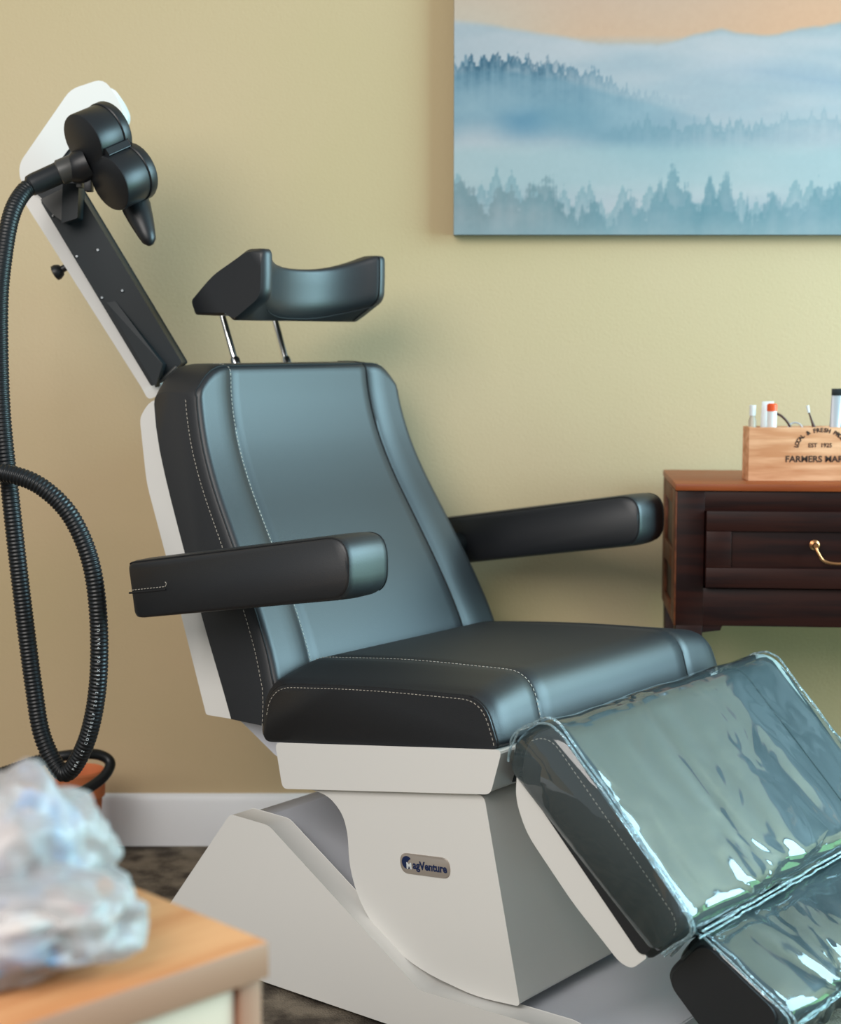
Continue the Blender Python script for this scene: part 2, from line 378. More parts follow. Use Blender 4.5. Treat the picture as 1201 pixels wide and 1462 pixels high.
# armrests
AP = [(-0.352, 0.641), (-0.338, 0.555), (0.094, 0.628), (0.094, 0.716)]
def arm(sg):
    ya, yb = 0.325, 0.410
    secs = []
    for y, e in ((ya, 0.006), (ya + 0.003, 0.002), (ya + 0.012, 0), (0.367, -0.001), (yb - 0.012, 0), (yb - 0.003, 0.002), (yb, 0.006)):
        P = [(AP[0][0] + e, AP[0][1] - e), (AP[1][0] + e, AP[1][1] + e), (AP[2][0] - e * 0.6, AP[2][1] + e), (AP[3][0] - e * 0.6, AP[3][1] - e)]
        secs.append([(x, sg * y, z) for x, z in dens(fillet(P, [0.012, 0.012, 0.030, 0.045], 7), 1)])
    a = loft('armrest', secs, LE, CH, angle=50)
    for i, yy in ((1, ya), (-2, yb)):
        tube('piping', [Vector(p) for p in secs[i][18:32] + secs[i][:4]], 0.0012, M['seam'], a, 6)
    stitches('stitching', [Vector((-0.345, sg * (yb + 0.0005), 0.598)), Vector((-0.262, sg * (yb + 0.0005), 0.612)), Vector((-0.262, sg * (yb + 0.0005), 0.618)), Vector((-0.268, sg * (yb + 0.0005), 0.620))], M['thread'], a, 0.0068, 0.0038, 0.0005)
    tube('piping', [Vector((-0.345, sg * (yb + 0.0002), 0.594)), Vector((-0.264, sg * (yb + 0.0002), 0.607))], 0.0016, M['seam'], a, 6)
    sweep_disc('arm_pivot', (-0.29, sg * 0.262, 0.585), (-0.29, sg * 0.330, 0.600), [(0, 0.022), (1, 0.022)], M['blackmetal'], CH, 20)
arm(-1); arm(1)

# headrest on two chrome rods
def head_sec(u):
    a = abs(u); y = u * 0.152
    s = min(1.0, a / 0.86) ** 2.4                  # end lobes stand forward of the hollow middle
    fx = -0.062 * (1 - s); dz = -0.026 * (1 - s)
    e = 0.005 * sstep(0.96, 1.0, a)
    P = [(-0.384 + e + fx * 0.15, 1.000 + e), (-0.314 + fx - e, 1.040 + dz * 0.7), (-0.312 + fx - e, 1.078 + dz), (-0.312 + fx * 0.95 - e, 1.116 + dz - e),
         (-0.350 + fx * 0.6, 1.116 + dz - e), (-0.427, 1.076 + dz * 0.6), (-0.483 + e, 1.036), (-0.475 + e, 1.013 + e), (-0.419, 1.011 + e), (-0.401, 1.016)]
    return [(x, y, z) for x, z in fillet(P, [0.012, 0.014, 0.01, 0.010, 0.008, 0.02, 0.006, 0.006, 0.006, 0.004], 4)]
hu = [-1, -0.985, -0.96, -0.91, -0.87, -0.84, -0.80, -0.75, -0.68, -0.58, -0.45, -0.3, -0.15, 0]
hu = hu + [-q for q in hu[-2::-1]]
hs = [head_sec(q) for q in hu]
hd = loft('headrest', hs, LE, CH, angle=55)
stitches('stitching', [Vector((p[0], p[1] - 0.001, p[2])) + Vector((-0.003, 0, 0)) for p in hs[1][3:18]], M['thread'], hd, 0.0062, 0.0034, 0.0004)
tube('piping', [Vector((p[0] + 0.0008, p[1], p[2])) for p in hs[-5][4:18]], 0.0010, M['seam'], hd, 6)
tube('piping', [Vector((hs[i][5][0] + 0.0012, hs[i][5][1], hs[i][5][2] - 0.004)) for i in range(8, len(hs) - 4)], 0.0009, M['seam'], hd, 6)
for y in (-0.0625, 0.0625):
    tube('headrest_rod', [(-0.452, y, 0.90), (-0.466, y, 0.931), (-0.500, y, 1.020)], 0.0058, M['chrome'], CH, 14)
    sweep_disc('rod_collar', (-0.463, y, 0.925), (-0.470, y, 0.942), [(0, 0.009), (0.8, 0.009), (1, 0.0075)], M['chrome'], CH, 16)

# leg rest
def pad_secs(P, rad, ylist, hw, inset, bul):
    out = []
    c = Vector((sum(p[0] for p in P) / len(P), sum(p[1] for p in P) / len(P)))
    for y in ylist:
        e = sstep(hw - inset, hw, abs(y)) ** 2 * inset * 0.55
        Q = []
        for p in P:
            d = (c - Vector(p)).normalized(); Q.append(tuple(Vector(p) + d * e))
        out.append([(x, y, z) for x, z in fillet(Q, rad, 7)])
    return out
def ylist(hw, inset, m=9):
    e = [hw - inset * (1 - k / 5) for k in range(6)]
    mid = [(-hw + inset) + 2 * (hw - inset) * k / m for k in range(1, m)]
    return [-q for q in e[::-1]] + mid + e
LP = [(0.292, 0.398), (0.300, 0.448), (0.352, 0.478), (0.558, 0.262), (0.490, 0.192)]
LR = [0.01, 0.03, 0.03, 0.030, 0.012]
ls = pad_secs(LP, LR, ylist(0.30, 0.016), 0.30, 0.016, 0)
leg = loft('leg_cushion', ls, LE, CH, angle=60)
def edge_path(secs, i, j0, j1, off=0.001):
    return rim_path(secs[i], j0, j1, 0, off)
stitches('stitching', [Vector((p[0] - 0.012, -0.3006, p[2] - 0.012)) for p in ls[3][16:31]], M['thread'], leg, 0.0068, 0.0038, 0.00045)
k2 = pad_secs(LP, LR, [0.195], 0.30, 0.016, 0)[0]
tube('piping', rim_path(k2, 14, 32, 0, 0.001), 0.0013, M['seam'], leg, 6)
sh = [(0.290, 0.402), (0.492, 0.200), (0.470, 0.180), (0.452, 0.184), (0.380, 0.246), (0.305, 0.325), (0.288, 0.368)]
loft('leg_shell', [[(x, y, z) for x, z in fillet(sh, [0.004, 0.004, 0.008, 0.012, 0.02, 0.03, 0.02], 5)] for y in (-0.297, 0.297)], M['shell'], CH, bev=0.005)
loft('leg_hinge', [[(x, y, z) for x, z in [(0.22, 0.405), (0.32, 0.43), (0.33, 0.40), (0.24, 0.375)]] for y in (-0.26, 0.26)], M['blackmetal'], CH, bev=0.003)

# foot rest
FP = [(0.478, 0.153), (0.536, 0.222), (0.657, 0.146), (0.588, 0.048)]
FR = [0.022, 0.020, 0.022, 0.014]
fsx = pad_secs(FP, FR, ylist(0.24, 0.016), 0.24, 0.016, 0)
foot = loft('foot_cushion', fsx, LE, CH, angle=60)
loft('foot_slide', [[(x, y, z) for x, z in [(0.44, 0.22), (0.47, 0.235), (0.56, 0.135), (0.53, 0.11)]] for y in (-0.04, 0.04)], M['blackmetal'], CH, bev=0.002)

# clear vinyl covers
def cover(name, label, P, rad, hw, grow, amp, seed, nx):
    c = Vector((sum(p[0] for p in P) / len(P), sum(p[1] for p in P) / len(P)))
    Q = [tuple(Vector(p) + (Vector(p) - c).normalized() * grow) for p in P]
    yl = [-hw - grow, -hw - grow + 0.002] + [-hw + (2 * hw) * k / nx for k in range(nx + 1)] + [hw + grow - 0.002, hw + grow]
    secs = []
    for y in yl:
        e = 0.008 * sstep(hw - 0.004, hw + grow, abs(y))
        QQ = [tuple(Vector(q) + (c - Vector(q)).normalized() * e) for q in Q]
        loop = dens(fillet(QQ, rad, 6), 4); out = []
        for (x, z) in loop:
            d = Vector((x - c.x, z - c.y)).normalized()
            q = Vector((x * 9, y * 9, z * 9 + seed))
            wv = noise.noise(q) * 0.7 + noise.noise(q * 2.7) * 0.28
            # creases running into the lower near corner
            cr_ = abs(math.sin(7 * math.atan2(z - Q[-2][1] + 0.02, abs(y + hw * 0.4) + 0.02) + 3 * noise.noise(q * 0.7)))
            wv += 0.5 * cr_
            am = amp * (1 + 2.8 * sstep(0.0, 1.0, (Q[1][1] - z) / (Q[1][1] - Q[-2][1])) * sstep(-hw, hw * 0.2, y))
            out.append((x + d.x * am * wv, y, z + d.y * am * wv))
        secs.append(out)
    return secs
LC = [(0.286, 0.408), (0.296, 0.452), (0.352, 0.481), (0.561, 0.262), (0.505, 0.212)]
lcs = cover('c', '', LC, LR, 0.30, 0.006, 0.0040, 3.0, 60)
lv = loft('vinyl_cover', lcs, M['vinyl'], CH, caps=True, angle=80)
lv['label'] = 'clear wrinkled vinyl cover'
fcs = cover('c', '', [(0.500, 0.172), (0.536, 0.225), (0.661, 0.146), (0.600, 0.070)], [0.016, 0.022, 0.024, 0.014], 0.232, 0.004, 0.0075, 9.0, 60)
fv = loft('vinyl_cover', fcs, M['vinyl'], CH, caps=True, angle=80)
fv['label'] = 'clear wrinkled vinyl cover'
def welt_path(P, rad, y, grow, jit, seed, i0, i1):
    c = Vector((sum(p[0] for p in P) / len(P), sum(p[1] for p in P) / len(P)))
    Q = [tuple(Vector(p) + (Vector(p) - c).normalized() * grow) for p in P]
    lp = dens(fillet(Q, rad, 6), 6); out = []
    for k, (x, z) in enumerate(lp[i0:i1]):
        q = Vector((x * 30, z * 30, seed)); out.append(Vector((x + jit * noise.noise(q), y + jit * noise.noise(q * 1.7), z + jit * noise.noise(q * 1.3 + Vector((5, 0, 0))))))
    return out
for yy, gg, sd in ((-0.306, 0.008, 1), (-0.300, 0.012, 2), (0.306, 0.008, 3)):
    tube('welt', welt_path(LC, LR, yy, gg, 0.004, sd, 30, 170), 0.0016, M['welt'], lv, 7)
for yy, gg, sd in ((-0.246, 0.009, 4), (-0.238, 0.014, 5), (0.246, 0.009, 6)):
    tube('welt', welt_path([(0.500, 0.172), (0.536, 0.225), (0.661, 0.146), (0.600, 0.070)], [0.016, 0.022, 0.024, 0.014], yy, gg, 0.004, sd, 34, 150), 0.0016, M['welt'], fv, 7)
def cross_welt(par, x, z, hw, sd):
    tube('welt', [Vector((x + 0.003 * noise.noise(Vector((k * 0.9, sd, 0))), -hw + 2 * hw * k / 30, z + 0.003 * noise.noise(Vector((k * 0.9, sd, 4))))) for k in range(31)], 0.0016, M['welt'], par, 7)
cross_welt(lv, 0.566, 0.250, 0.29, 1); cross_welt(lv, 0.562, 0.240, 0.29, 2); cross_welt(fv, 0.666, 0.138, 0.23, 3); cross_welt(fv, 0.660, 0.128, 0.23, 4)
cross_welt(fv, 0.530, 0.232, 0.23, 5)

# ------------------------------------------------------------------ coil arm behind the chair
ARM = thing('coil_stand', 'white jointed arm with black channel rising behind the chair back', 'stand')
def plate(name, pix, Y, thick, m, parent, bev=0.003, rad=0.004, yoff=None):
    P = [at(x, y, Y) for x, y in pix]; q = fillet([(p.x, p.z) for p in P], rad, 4)
    y0 = Y if yoff is None else yoff
    return loft(name, [[(x, yy, z) for x, z in q] for yy in (y0, y0 + thick)], m, parent, bev=bev)
plate('lower_beam', [(205, 552), (38, 288), (66, 272), (222, 530), (228, 560), (213, 567)], 2.72, 0.085, M['shell'], ARM, 0.004, 0.005)
ch_ = plate('channel', [(217, 550), (60, 288), (104, 262), (258, 518)], 2.70, 0.070, M['blackmetal'], ARM, 0.003, 0.003)
# flared lip and hollow end of the channel
A0, A1, A2, A3 = at(152, 432, 2.698), at(222, 553, 2.66), at(232, 520, 2.66), at(165, 430, 2.698)
mesh('channel_lip', [A0, A1, A2, A3, A0 + Vector((0, .02, 0)), A1 + Vector((0, .04, 0)), A2 + Vector((0, .04, 0)), A3 + Vector((0, .02, 0))],
     [(0, 1, 2, 3), (4, 7, 6, 5), (0, 4, 5, 1), (1, 5, 6, 2), (2, 6, 7, 3), (3, 7, 4, 0)], M['blackmetal'], ch_)
A4, A5, A6, A7 = at(219, 552, 2.69), at(257, 519, 2.69), at(250, 523, 2.73), at(228, 545, 2.73)
tube('channel_brace', [at(228, 545, 2.688), at(252, 524, 2.688)], 0.0035, M['greyplastic'], ch_, 8)
for x, y in ((110, 366), (140, 357), (146, 425), (175, 415), (76, 308)):
    p = at(x, y, 2.70)
    sweep_disc('rivet', p + Vector((0, 0.004, 0)), p + Vector((0, -0.003, 0)), [(0, 0.0032), (0.6, 0.0032), (1, 0.002)], M['chrome'], ch_, 12)
plate('upper_beam', [(32, 236), (104, 132), (146, 118), (163, 142), (172, 162), (150, 192), (98, 204), (50, 268), (34, 258)], 2.70, 0.075, M['shell'], ARM, 0.006, 0.012)
plate('upper_channel', [(46, 270), (96, 202), (150, 186), (128, 250), (70, 292)], 2.705, 0.05, M['blackmetal'], ARM, 0.003, 0.003)
plate('joint_bracket', [(90, 262), (112, 262), (110, 311), (88, 318)], 2.655, 0.05, M['blackmetal'], ARM, 0.002, 0.002)
plate('joint_block', [(58, 285), (92, 268), (90, 316), (76, 306)], 2.67, 0.05, M['greyplastic'], ARM, 0.002, 0.002)
kp0, kp1 = at(104, 376, 2.73), at(77, 391, 2.73)
kn = sweep_disc('lock_knob', kp0, kp1, [(0, 0.006), (0.55, 0.006), (0.62, 0.010), (0.80, 0.013), (0.95, 0.013), (1, 0.009)], M['blackplastic'], ARM)
# post that carries the arm behind the backrest down to the floor
def loc(x, l, z): return Vector((0.0892 + x * math.cos(math.radians(39)) + l * math.sin(math.radians(39)), 2.4936 - x * math.sin(math.radians(39)) + l * math.cos(math.radians(39)), z))
tube('support_post', smooth_path([at(238, 556, 2.765), loc(-0.575, -0.03, 0.84), loc(-0.560, 0.16, 0.72), loc(-0.530, 0.20, 0.50), loc(-0.500, 0.21, 0.20), loc(-0.500, 0.21, 0.0)], 6), 0.016, M['blackmetal'], ARM, 14)

# ------------------------------------------------------------------ figure-eight coil
COIL = thing('magnetic_coil', 'black figure-eight magnetic stimulation coil with tapered handle and looping ribbed hose', 'medical coil')
nn = Vector((-0.63, -0.66, -0.40)).normalized(); aa = Vector((0.52, 0, -0.85)); aa = (aa - nn * aa.dot(nn)).normalized(); bbv = nn.cross(aa).normalized()
if bbv.x < 0: bbv = -bbv
fc = at(136, 233, 2.585)
def eight(r, d, seg=26):
    ai = math.acos(d / r); out = []
    for s in (1, -1):
        for k in range(seg + 1):
            a = (-PI + ai) + (2 * PI - 2 * ai) * k / seg
            a = a + (0 if s == 1 else PI)
            out.append((s * d + r * math.cos(a), r * math.sin(a)))
    return out
def coil_loop(r, depth, d=0.0375, wn=1.0):
    return [fc + aa * x + bbv * (y * (0.94 if y < 0 else 1.0)) - nn * depth for x, y in eight(r, d)]
secs = [coil_loop(0.0425, 0.0), coil_loop(0.0450, 0.0012), coil_loop(0.0458, 0.0035), coil_loop(0.0458, 0.046), coil_loop(0.045, 0.048)]
cb = loft('coil_housing', secs, M['blackplastic'], COIL, angle=40)
secs = [coil_loop(0.0460, 0.048), coil_loop(0.0475, 0.0495), coil_loop(0.0475, 0.0605), coil_loop(0.0455, 0.064)]
loft('back_plate', secs, M['blackplastic'], COIL, angle=40)
wp = fc + bbv * 0.0335
V8, F8 = [], []
rib = [(aa * a + bbv * b) for a, b in ((-0.006, -0.006), (0.006, -0.006), (0.006, 0.003), (-0.006, 0.003))]
loft('waist_rib', [[wp - nn * dp + r for r in rib] for dp in (0.005, 0.052)], M['blackplastic'], COIL, bev=0.001)
hp0, hp1 = at(186, 272, 2.66), at(214, 346, 2.62)
sweep_disc('handle', hp0, hp1, [(0, 0.024), (0.35, 0.0235), (0.6, 0.0195), (0.85, 0.0145), (0.96, 0.0115), (1.03, 0.006), (1.05, 0.001)], M['blackplastic'], COIL)
q0, q1 = at(128, 232, 2.615), at(98, 246, 2.615)
sweep_disc('neck', q0, q1, [(0, 0.026), (0.5, 0.027), (0.8, 0.022), (1, 0.018)], M['blackplastic'], COIL)
q0, q1 = at(106, 238, 2.612), at(84, 247, 2.61)
sweep_disc('cable_collar', q0, q1, [(0, 0.0195), (0.1, 0.0205), (0.9, 0.0205), (1, 0.018)], M['greyplastic'], COIL)
q0, q1 = at(86, 246, 2.61), at(42, 266, 2.59)
sweep_disc('cable_sleeve', q0, q1, [(0, 0.0178), (0.8, 0.0175), (0.97, 0.0165), (1, 0.015)], M['blackplastic'], COIL)
p = at(125, 262, 2.61)
box('mount_tab', (p.x - .006, p.x + .006, p.y, p.y + .02, p.z - .012, p.z + .014), M['blackplastic'], COIL, 0.0015)
p = at(113, 262, 2.62)
box('mount_tab', (p.x - .005, p.x + .004, p.y, p.y + .02, p.z - .006, p.z + .010), M['greyplastic'], COIL, 0.0015)

# ------------------------------------------------------------------ hoses
HP = [(52, 262, 2.595), (34, 274, 2.58), (17, 305, 2.55), (6, 360, 2.52), (-1, 440, 2.49), (2, 580, 2.46), (14, 700, 2.45), (30, 840, 2.45), (48, 980, 2.45), (62, 1055, 2.44),
      (92, 1104, 2.42), (122, 1062, 2.40), (139, 985, 2.39), (141, 890, 2.385), (130, 805, 2.385), (103, 740, 2.39), (66, 700, 2.395), (26, 680, 2.40), (-20, 676, 2.41), (-90, 700, 2.44), (-150, 800, 2.5)]
hpth = smooth_path([at(x, y, Y) for x, y, Y in HP], 14)
hpts = resample(hpth, 0.00145)
HO = tube('cable', hpts, lambda i: 0.0140 if i % 4 in (0, 1) else 0.0127, M['hose'], COIL, 14, angle=60)
# tiny print along the rising part of the loop
tt = 'PMA 12 COTTHELP 2013 FLEX 06 PA6 UL'
segp = [p for p in hpth if True]
i0 = int(14 * 10.55); run = resample(hpth[i0:], 0.0068); parts = []
for ch, p, q in zip(tt, run, run[1:]):
    if ch == ' ': continue
    d = (q - p).normalized(); f = Vector((0.30, -1, 0)); f = (f - d * f.dot(d)).normalized(); sd = d.cross(-f)
    mt = Matrix(((d.x, sd.x, f.x, 0), (d.y, sd.y, f.y, 0), (d.z, sd.z, f.z, 0), (0, 0, 0, 1))); mt.translation = p + f * 0.01425
    parts.append(xf(text_data(ch, 0.0062, 0.0001), mt))
pr = mesh('hose_print', *merge(parts), M['white_print'], HO)
H2 = [(-10, 1108, 2.74), (28, 1096, 2.74), (60, 1085, 2.75), (100, 1078, 2.76), (138, 1077, 2.78), (157, 1088, 2.78), (149, 1108, 2.76), (122, 1128, 2.73), (95, 1140, 2.70), (60, 1165, 2.66), (20, 1250, 2.6), (10, 1330, 2.6)]
h2 = resample(smooth_path([at(x, y, Y) for x, y, Y in H2], 10), 0.002)
nrib = 56
HB = thing('power_cable', 'thin black cable curling low in front of the baseboard', 'cable')
tube('cable', h2, lambda i: (0.0112 if i % 3 else 0.0098) if i < nrib else 0.0094, M['hose'], HB, 12)
p0, p1 = h2[nrib - 4], h2[nrib + 3]
sweep_disc('cable_gland', p0, p1, [(0, 0.012), (0.2, 0.0145), (0.8, 0.0145), (1, 0.011)], M['blackplastic'], HB)

# terracotta pot by the wall
pc = at(112, 1120, 2.9); pc.z = 0
pot_prof = [(0.0, 0.030), (0.020, 0.032), (0.135, 0.040), (0.137, 0.045), (0.182, 0.047), (0.186, 0.044), (0.180, 0.041), (0.150, 0.038)]
POT = thing('plant_pot', 'small terracotta pot by the baseboard behind the plastic bag', 'pot', (pc.x + 0.003, 2.90, 0))
seg = 28; V = []; Fs = []
for z, r in pot_prof:
    for k in range(seg): V.append((r * math.cos(2 * PI * k / seg), r * math.sin(2 * PI * k / seg), z))
for i in range(len(pot_prof) - 1):
    for k in range(seg):
        q = (k + 1) % seg; Fs.append((i * seg + k, i * seg + q, (i + 1) * seg + q, (i + 1) * seg + k))
Fs.append(tuple(range(seg - 1, -1, -1))); Fs.append(tuple(range(len(V) - seg, len(V))))
mesh('pot_body', V, Fs, M['terracotta'], POT)

# ------------------------------------------------------------------ dresser
DX, DY = 0.430, 2.705; DT = 0.731
DR = thing('wooden_dresser', 'dark mahogany dresser with a brass-handled drawer against the back wall', 'dresser', (0, 0, 0))
DX1 = 1.50; DYB = 3.005
turn = Matrix.Translation((DX, DY, 0)) @ Matrix.Rotation(math.radians(-4.5), 4, 'Z') @ Matrix.Translation((-DX, -DY, 0))
DR.location = turn.to_translation(); DR.rotation_euler = turn.to_euler()
box('top', (DX, DX1, DY, DYB, DT - 0.012, DT), M['darkwood_lit_top'], DR, 0.002)
DW = M['darkwood']
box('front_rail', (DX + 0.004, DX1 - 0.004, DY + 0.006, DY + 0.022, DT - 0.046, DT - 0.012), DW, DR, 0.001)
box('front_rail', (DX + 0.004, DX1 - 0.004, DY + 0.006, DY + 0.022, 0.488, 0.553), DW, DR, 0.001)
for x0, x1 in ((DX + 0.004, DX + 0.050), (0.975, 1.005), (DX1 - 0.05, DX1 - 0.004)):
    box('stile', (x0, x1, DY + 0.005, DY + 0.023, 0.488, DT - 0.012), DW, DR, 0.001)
for sx, so in ((DX + 0.004, -0.003), (DX1 - 0.018, 0.003)):
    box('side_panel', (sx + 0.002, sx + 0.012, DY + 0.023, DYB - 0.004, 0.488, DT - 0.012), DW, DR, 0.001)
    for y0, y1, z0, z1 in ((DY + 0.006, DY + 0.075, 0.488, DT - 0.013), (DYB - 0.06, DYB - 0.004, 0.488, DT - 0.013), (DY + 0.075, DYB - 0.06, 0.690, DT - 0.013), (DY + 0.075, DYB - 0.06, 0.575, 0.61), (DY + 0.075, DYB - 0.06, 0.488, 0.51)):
        box('side_rail', (sx + so, sx + so + 0.014, y0, y1, z0, z1), M['darkwood_lit_side'], DR, 0.001)
box('bottom_panel', (DX + 0.01, DX1 - 0.01, DY + 0.02, DYB - 0.005, 0.488, 0.50), DW, DR)
box('back_panel', (DX + 0.01, DX1 - 0.01, DYB - 0.006, DYB, 0.488, DT - 0.012), DW, DR)
for x0 in (DX + 0.004, DX1 - 0.050):
    for y0 in (DY + 0.005, DYB - 0.05):
        vs, fs = box_data(x0, x0 + 0.046, y0, y0 + 0.045, 0.0, 0.49)
        vs = [(x + (0 if z > 0.3 else (0.008 if x < x0 + 0.02 else -0.012)), y, z) for x, y, z in vs]
        mesh('leg', vs, fs, DW, DR, bev=0.002)
# scalloped corner bracket
for sx, sg in ((DX + 0.050, 1), (DX1 - 0.050, -1)):
    q = [(0, 0.49), (0.034, 0.49), (0.030, 0.480), (0.0, 0.476)]
    loft('corner_bracket', [[(sx + sg * a, yy, b) for a, b in q] for yy in (DY + 0.008, DY + 0.020)], DW, DR)
for x0, x1 in ((DX + 0.050, 0.975), (1.005, DX1 - 0.05)):
    z0, z1 = 0.556, 0.686
    d = box('drawer', (x0 + 0.002, x1 - 0.002, DY - 0.004, DY + 0.30, z0, z1), DW, DR, 0.002)
    fr = [box_data(x0 + 0.002, x1 - 0.002, DY - 0.010, DY - 0.003, z1 - 0.034, z1), box_data(x0 + 0.002, x1 - 0.002, DY - 0.010, DY - 0.003, z0, z0 + 0.034),
          box_data(x0 + 0.002, x0 + 0.044, DY - 0.010, DY - 0.003, z0 + 0.034, z1 - 0.034), box_data(x1 - 0.044, x1 - 0.002, DY - 0.010, DY - 0.003, z0 + 0.034, z1 - 0.034)]
    mesh('drawer_frame', *merge(fr), DW, d, bev=0.0015)
    hc = 0.700 if x0 < 0.6 else (x0 + x1) / 2
    hz = 0.622
    for s in (-1, 1):
        sweep_disc('handle_rose', (hc + s * 0.038, DY - 0.004, hz + 0.008), (hc + s * 0.038, DY - 0.022, hz + 0.008), [(0, 0.0085), (0.2, 0.0085), (0.35, 0.004), (0.7, 0.004), (0.8, 0.0055), (1, 0.004)], M['copper'], d, 16)
    tube('drawer_handle', smooth_path([(hc - 0.038, DY - 0.019, hz + 0.006), (hc - 0.034, DY - 0.022, hz - 0.004), (hc - 0.024, DY - 0.024, hz - 0.017), (hc, DY - 0.024, hz - 0.021),
          (hc + 0.024, DY - 0.024, hz - 0.017), (hc + 0.034, DY - 0.022, hz - 0.004), (hc + 0.038, DY - 0.019, hz + 0.006)], 6), 0.0028, M['copper'], d, 10)

# ------------------------------------------------------------------ wooden box with lettering and what stands in it
BX0, BX1, BY0, BY1, BZ0 = 0.563, 0.823, 2.758, 2.812, DT
BZ1 = BZ0 + 0.092
WB = thing('wooden_box', 'pale wooden box printed FARMERS MARKET on the dark dresser', 'box')
fp = box('front_board', (BX0, BX1, BY0, BY0 + 0.008, BZ0, BZ1), M['boxwood'], WB, 0.0008)
box('back_board', (BX0, BX1, BY1 - 0.009, BY1, BZ0, BZ1), M['boxwood'], WB, 0.0008)
box('end_board', (BX0 + 0.0005, BX0 + 0.009, BY0 + 0.009, BY1 - 0.009, BZ0, BZ1), M['boxwood'], WB, 0.0008)
box('end_board', (BX1 - 0.009, BX1 - 0.0005, BY0 + 0.009, BY1 - 0.009, BZ0, BZ1), M['boxwood'], WB, 0.0008)
box('bottom_board', (BX0 + 0.009, BX1 - 0.009, BY0 + 0.009, BY1 - 0.009, BZ0, BZ0 + 0.007), M['boxwood'], WB)
def face(x, z, rot=0): return Matrix.Translation((x, BY0 - 0.0004, z)) @ Matrix.Rotation(PI / 2, 4, 'X') @ Matrix.Rotation(rot, 4, 'Z')
px_ = 2.76 / FPX * 1.0
tx = at(1121, 660, BY0).x
parts = [xf(text_data('FARMERS MARKET', 0.0150, 0.0002, 0.0004, 'LEFT'), face(tx, at(1121, 659.5, BY0).z) @ Matrix.Scale(1.04, 4, (1, 0, 0)))]
acx = at(1171, 640, BY0)
parts.append(xf(text_data('EST  1925', 0.0100, 0.0002, 0.0002), face(at(1171, 640, BY0).x, at(1171, 638.5, BY0).z)))
arc = 'LOCAL & FRESH PRODUCE'; R = 0.0405
for k, ch in enumerate(arc):
    if ch == ' ': continue
    th = math.radians(172 - k * 164 / (len(arc) - 1))
    parts.append(xf(text_data(ch, 0.0098, 0.0002, 0.0004), face(acx.x + 0.002 + R * math.cos(th) * 0.98, acx.z - 0.002 + R * 0.74 * math.sin(th) ** 0.9, th - PI / 2)))
mesh('lettering', *merge(parts), M['ink'], fp)

def tubep(name, label, x, y, w_, th, z0, z1, lean, mbody, cap=None, capm=None, cat='tube'):
    t = thing(name, label, cat, (x, y, z0))
    secs = []
    for k, (f, ww, tt_) in enumerate(((0, w_ * 0.42, th), (0.1, w_ * 0.46, th), (0.5, w_ * 0.48, th * 0.7), (0.92, w_ * 0.5, 0.0016), (1, w_ * 0.5, 0.0016))):
        z = f * (z1 - z0); secs.append([(lean * z + ww * math.cos(a), tt_ * math.sin(a), z) for a in [2 * PI * q / 18 for q in range(18)]])
    loft('tube_body', secs, mbody, t)
    if cap:
        z = z1 - z0; box('crimp', (lean * z - w_ * .52, lean * z + w_ * .52, -0.0025, 0.0025, z - cap, z + 0.002), capm, t, 0.0006)
    return t
zb = BZ0 + 0.008
tubep('ointment_tube', 'white tube beside the orange-capped stick in the wooden box', at(1089, 600, 2.80).x, 2.796, 0.020, 0.007, zb, at(1090, 573, 2.80).z, 0.06, M['tubewhite'])
st = thing('lip_balm', 'white stick with bright orange cap in the wooden box', 'stick', (at(1102, 600, 2.78).x, 2.779, zb))
zz = at(1101, 576, 2.779).z - zb; zc = at(1101, 587, 2.779).z - zb
sweep_disc('stick_body', (0, 0, 0), (0, 0, zc), [(0, 0.0082), (1, 0.0082)], M['tubewhite'], st)
sweep_disc('orange_cap', (0, 0, zc), (0, 0, zz), [(0, 0.0088), (0.85, 0.0088), (1, 0.006)], M['orange'], st)
vi = thing('small_vial', 'cloudy vial with pale cap at the left end of the wooden box', 'vial', (at(1074, 600, 2.79).x, 2.787, zb))
zz = at(1073, 578, 2.80).z - zb
sweep_disc('vial_body', (0, 0, 0), (0, 0, zz * 0.85), [(0, 0.0068), (0.92, 0.0068), (1, 0.004)], M['cloudy'], vi)
sweep_disc('vial_cap', (0, 0, zz * 0.85), (0, 0, zz), [(0, 0.0055), (1, 0.0055)], M['tubewhite'], vi)
tubep('silver_tube', 'silver cosmetic tube with black crimped top in the box near the picture edge', at(1186, 600, 2.80).x, 2.785, 0.020, 0.008, zb, at(1188, 556, 2.80).z, 0.05, M['silver'], 0.010, M['blackplastic'])
tubep('dark_tube', 'dark teal tube behind the silver tube in the wooden box', at(1203, 600, 2.82).x, 2.797, 0.026, 0.007, zb, at(1200, 560, 2.82).z, 0.03, M['tubedark'], 0.008, M['blackplastic'])
gl = thing('eyeglasses', 'brown eyeglasses with one temple over the box rim', 'glasses')
g = lambda x, y, Y: at(x, y, Y)
tube('temple', smooth_path([g(1108, 590, 2.79), g(1116, 594, 2.79), g(1124, 602, 2.79), g(1130, 612, 2.79)], 5), 0.0022, M['brown'], gl, 8)
tube('lens_frame', [g(1136, 606, 2.79) + Vector((0.012 * math.cos(a), 0.004 * math.sin(a), 0.009 * math.sin(a) - 0.006)) for a in [2 * PI * k / 20 for k in range(21)]], 0.0014, M['silver'], gl, 8)
bru = thing('small_brush', 'thin brown brush with pale tip leaning in the wooden box', 'brush')
tube('brush_handle', [g(1155, 588, 2.795), g(1158, 597, 2.795), g(1163, 612, 2.79), g(1166, 640, 2.79)], lambda i: (0.0014, 0.0018, 0.0034, 0.003)[i], M['brown'], bru, 10)
tube('brush_tip', [g(1153, 579, 2.795), g(1155, 589, 2.795)], lambda i: (0.0030, 0.0022)[i], M['tubewhite'], bru, 10)

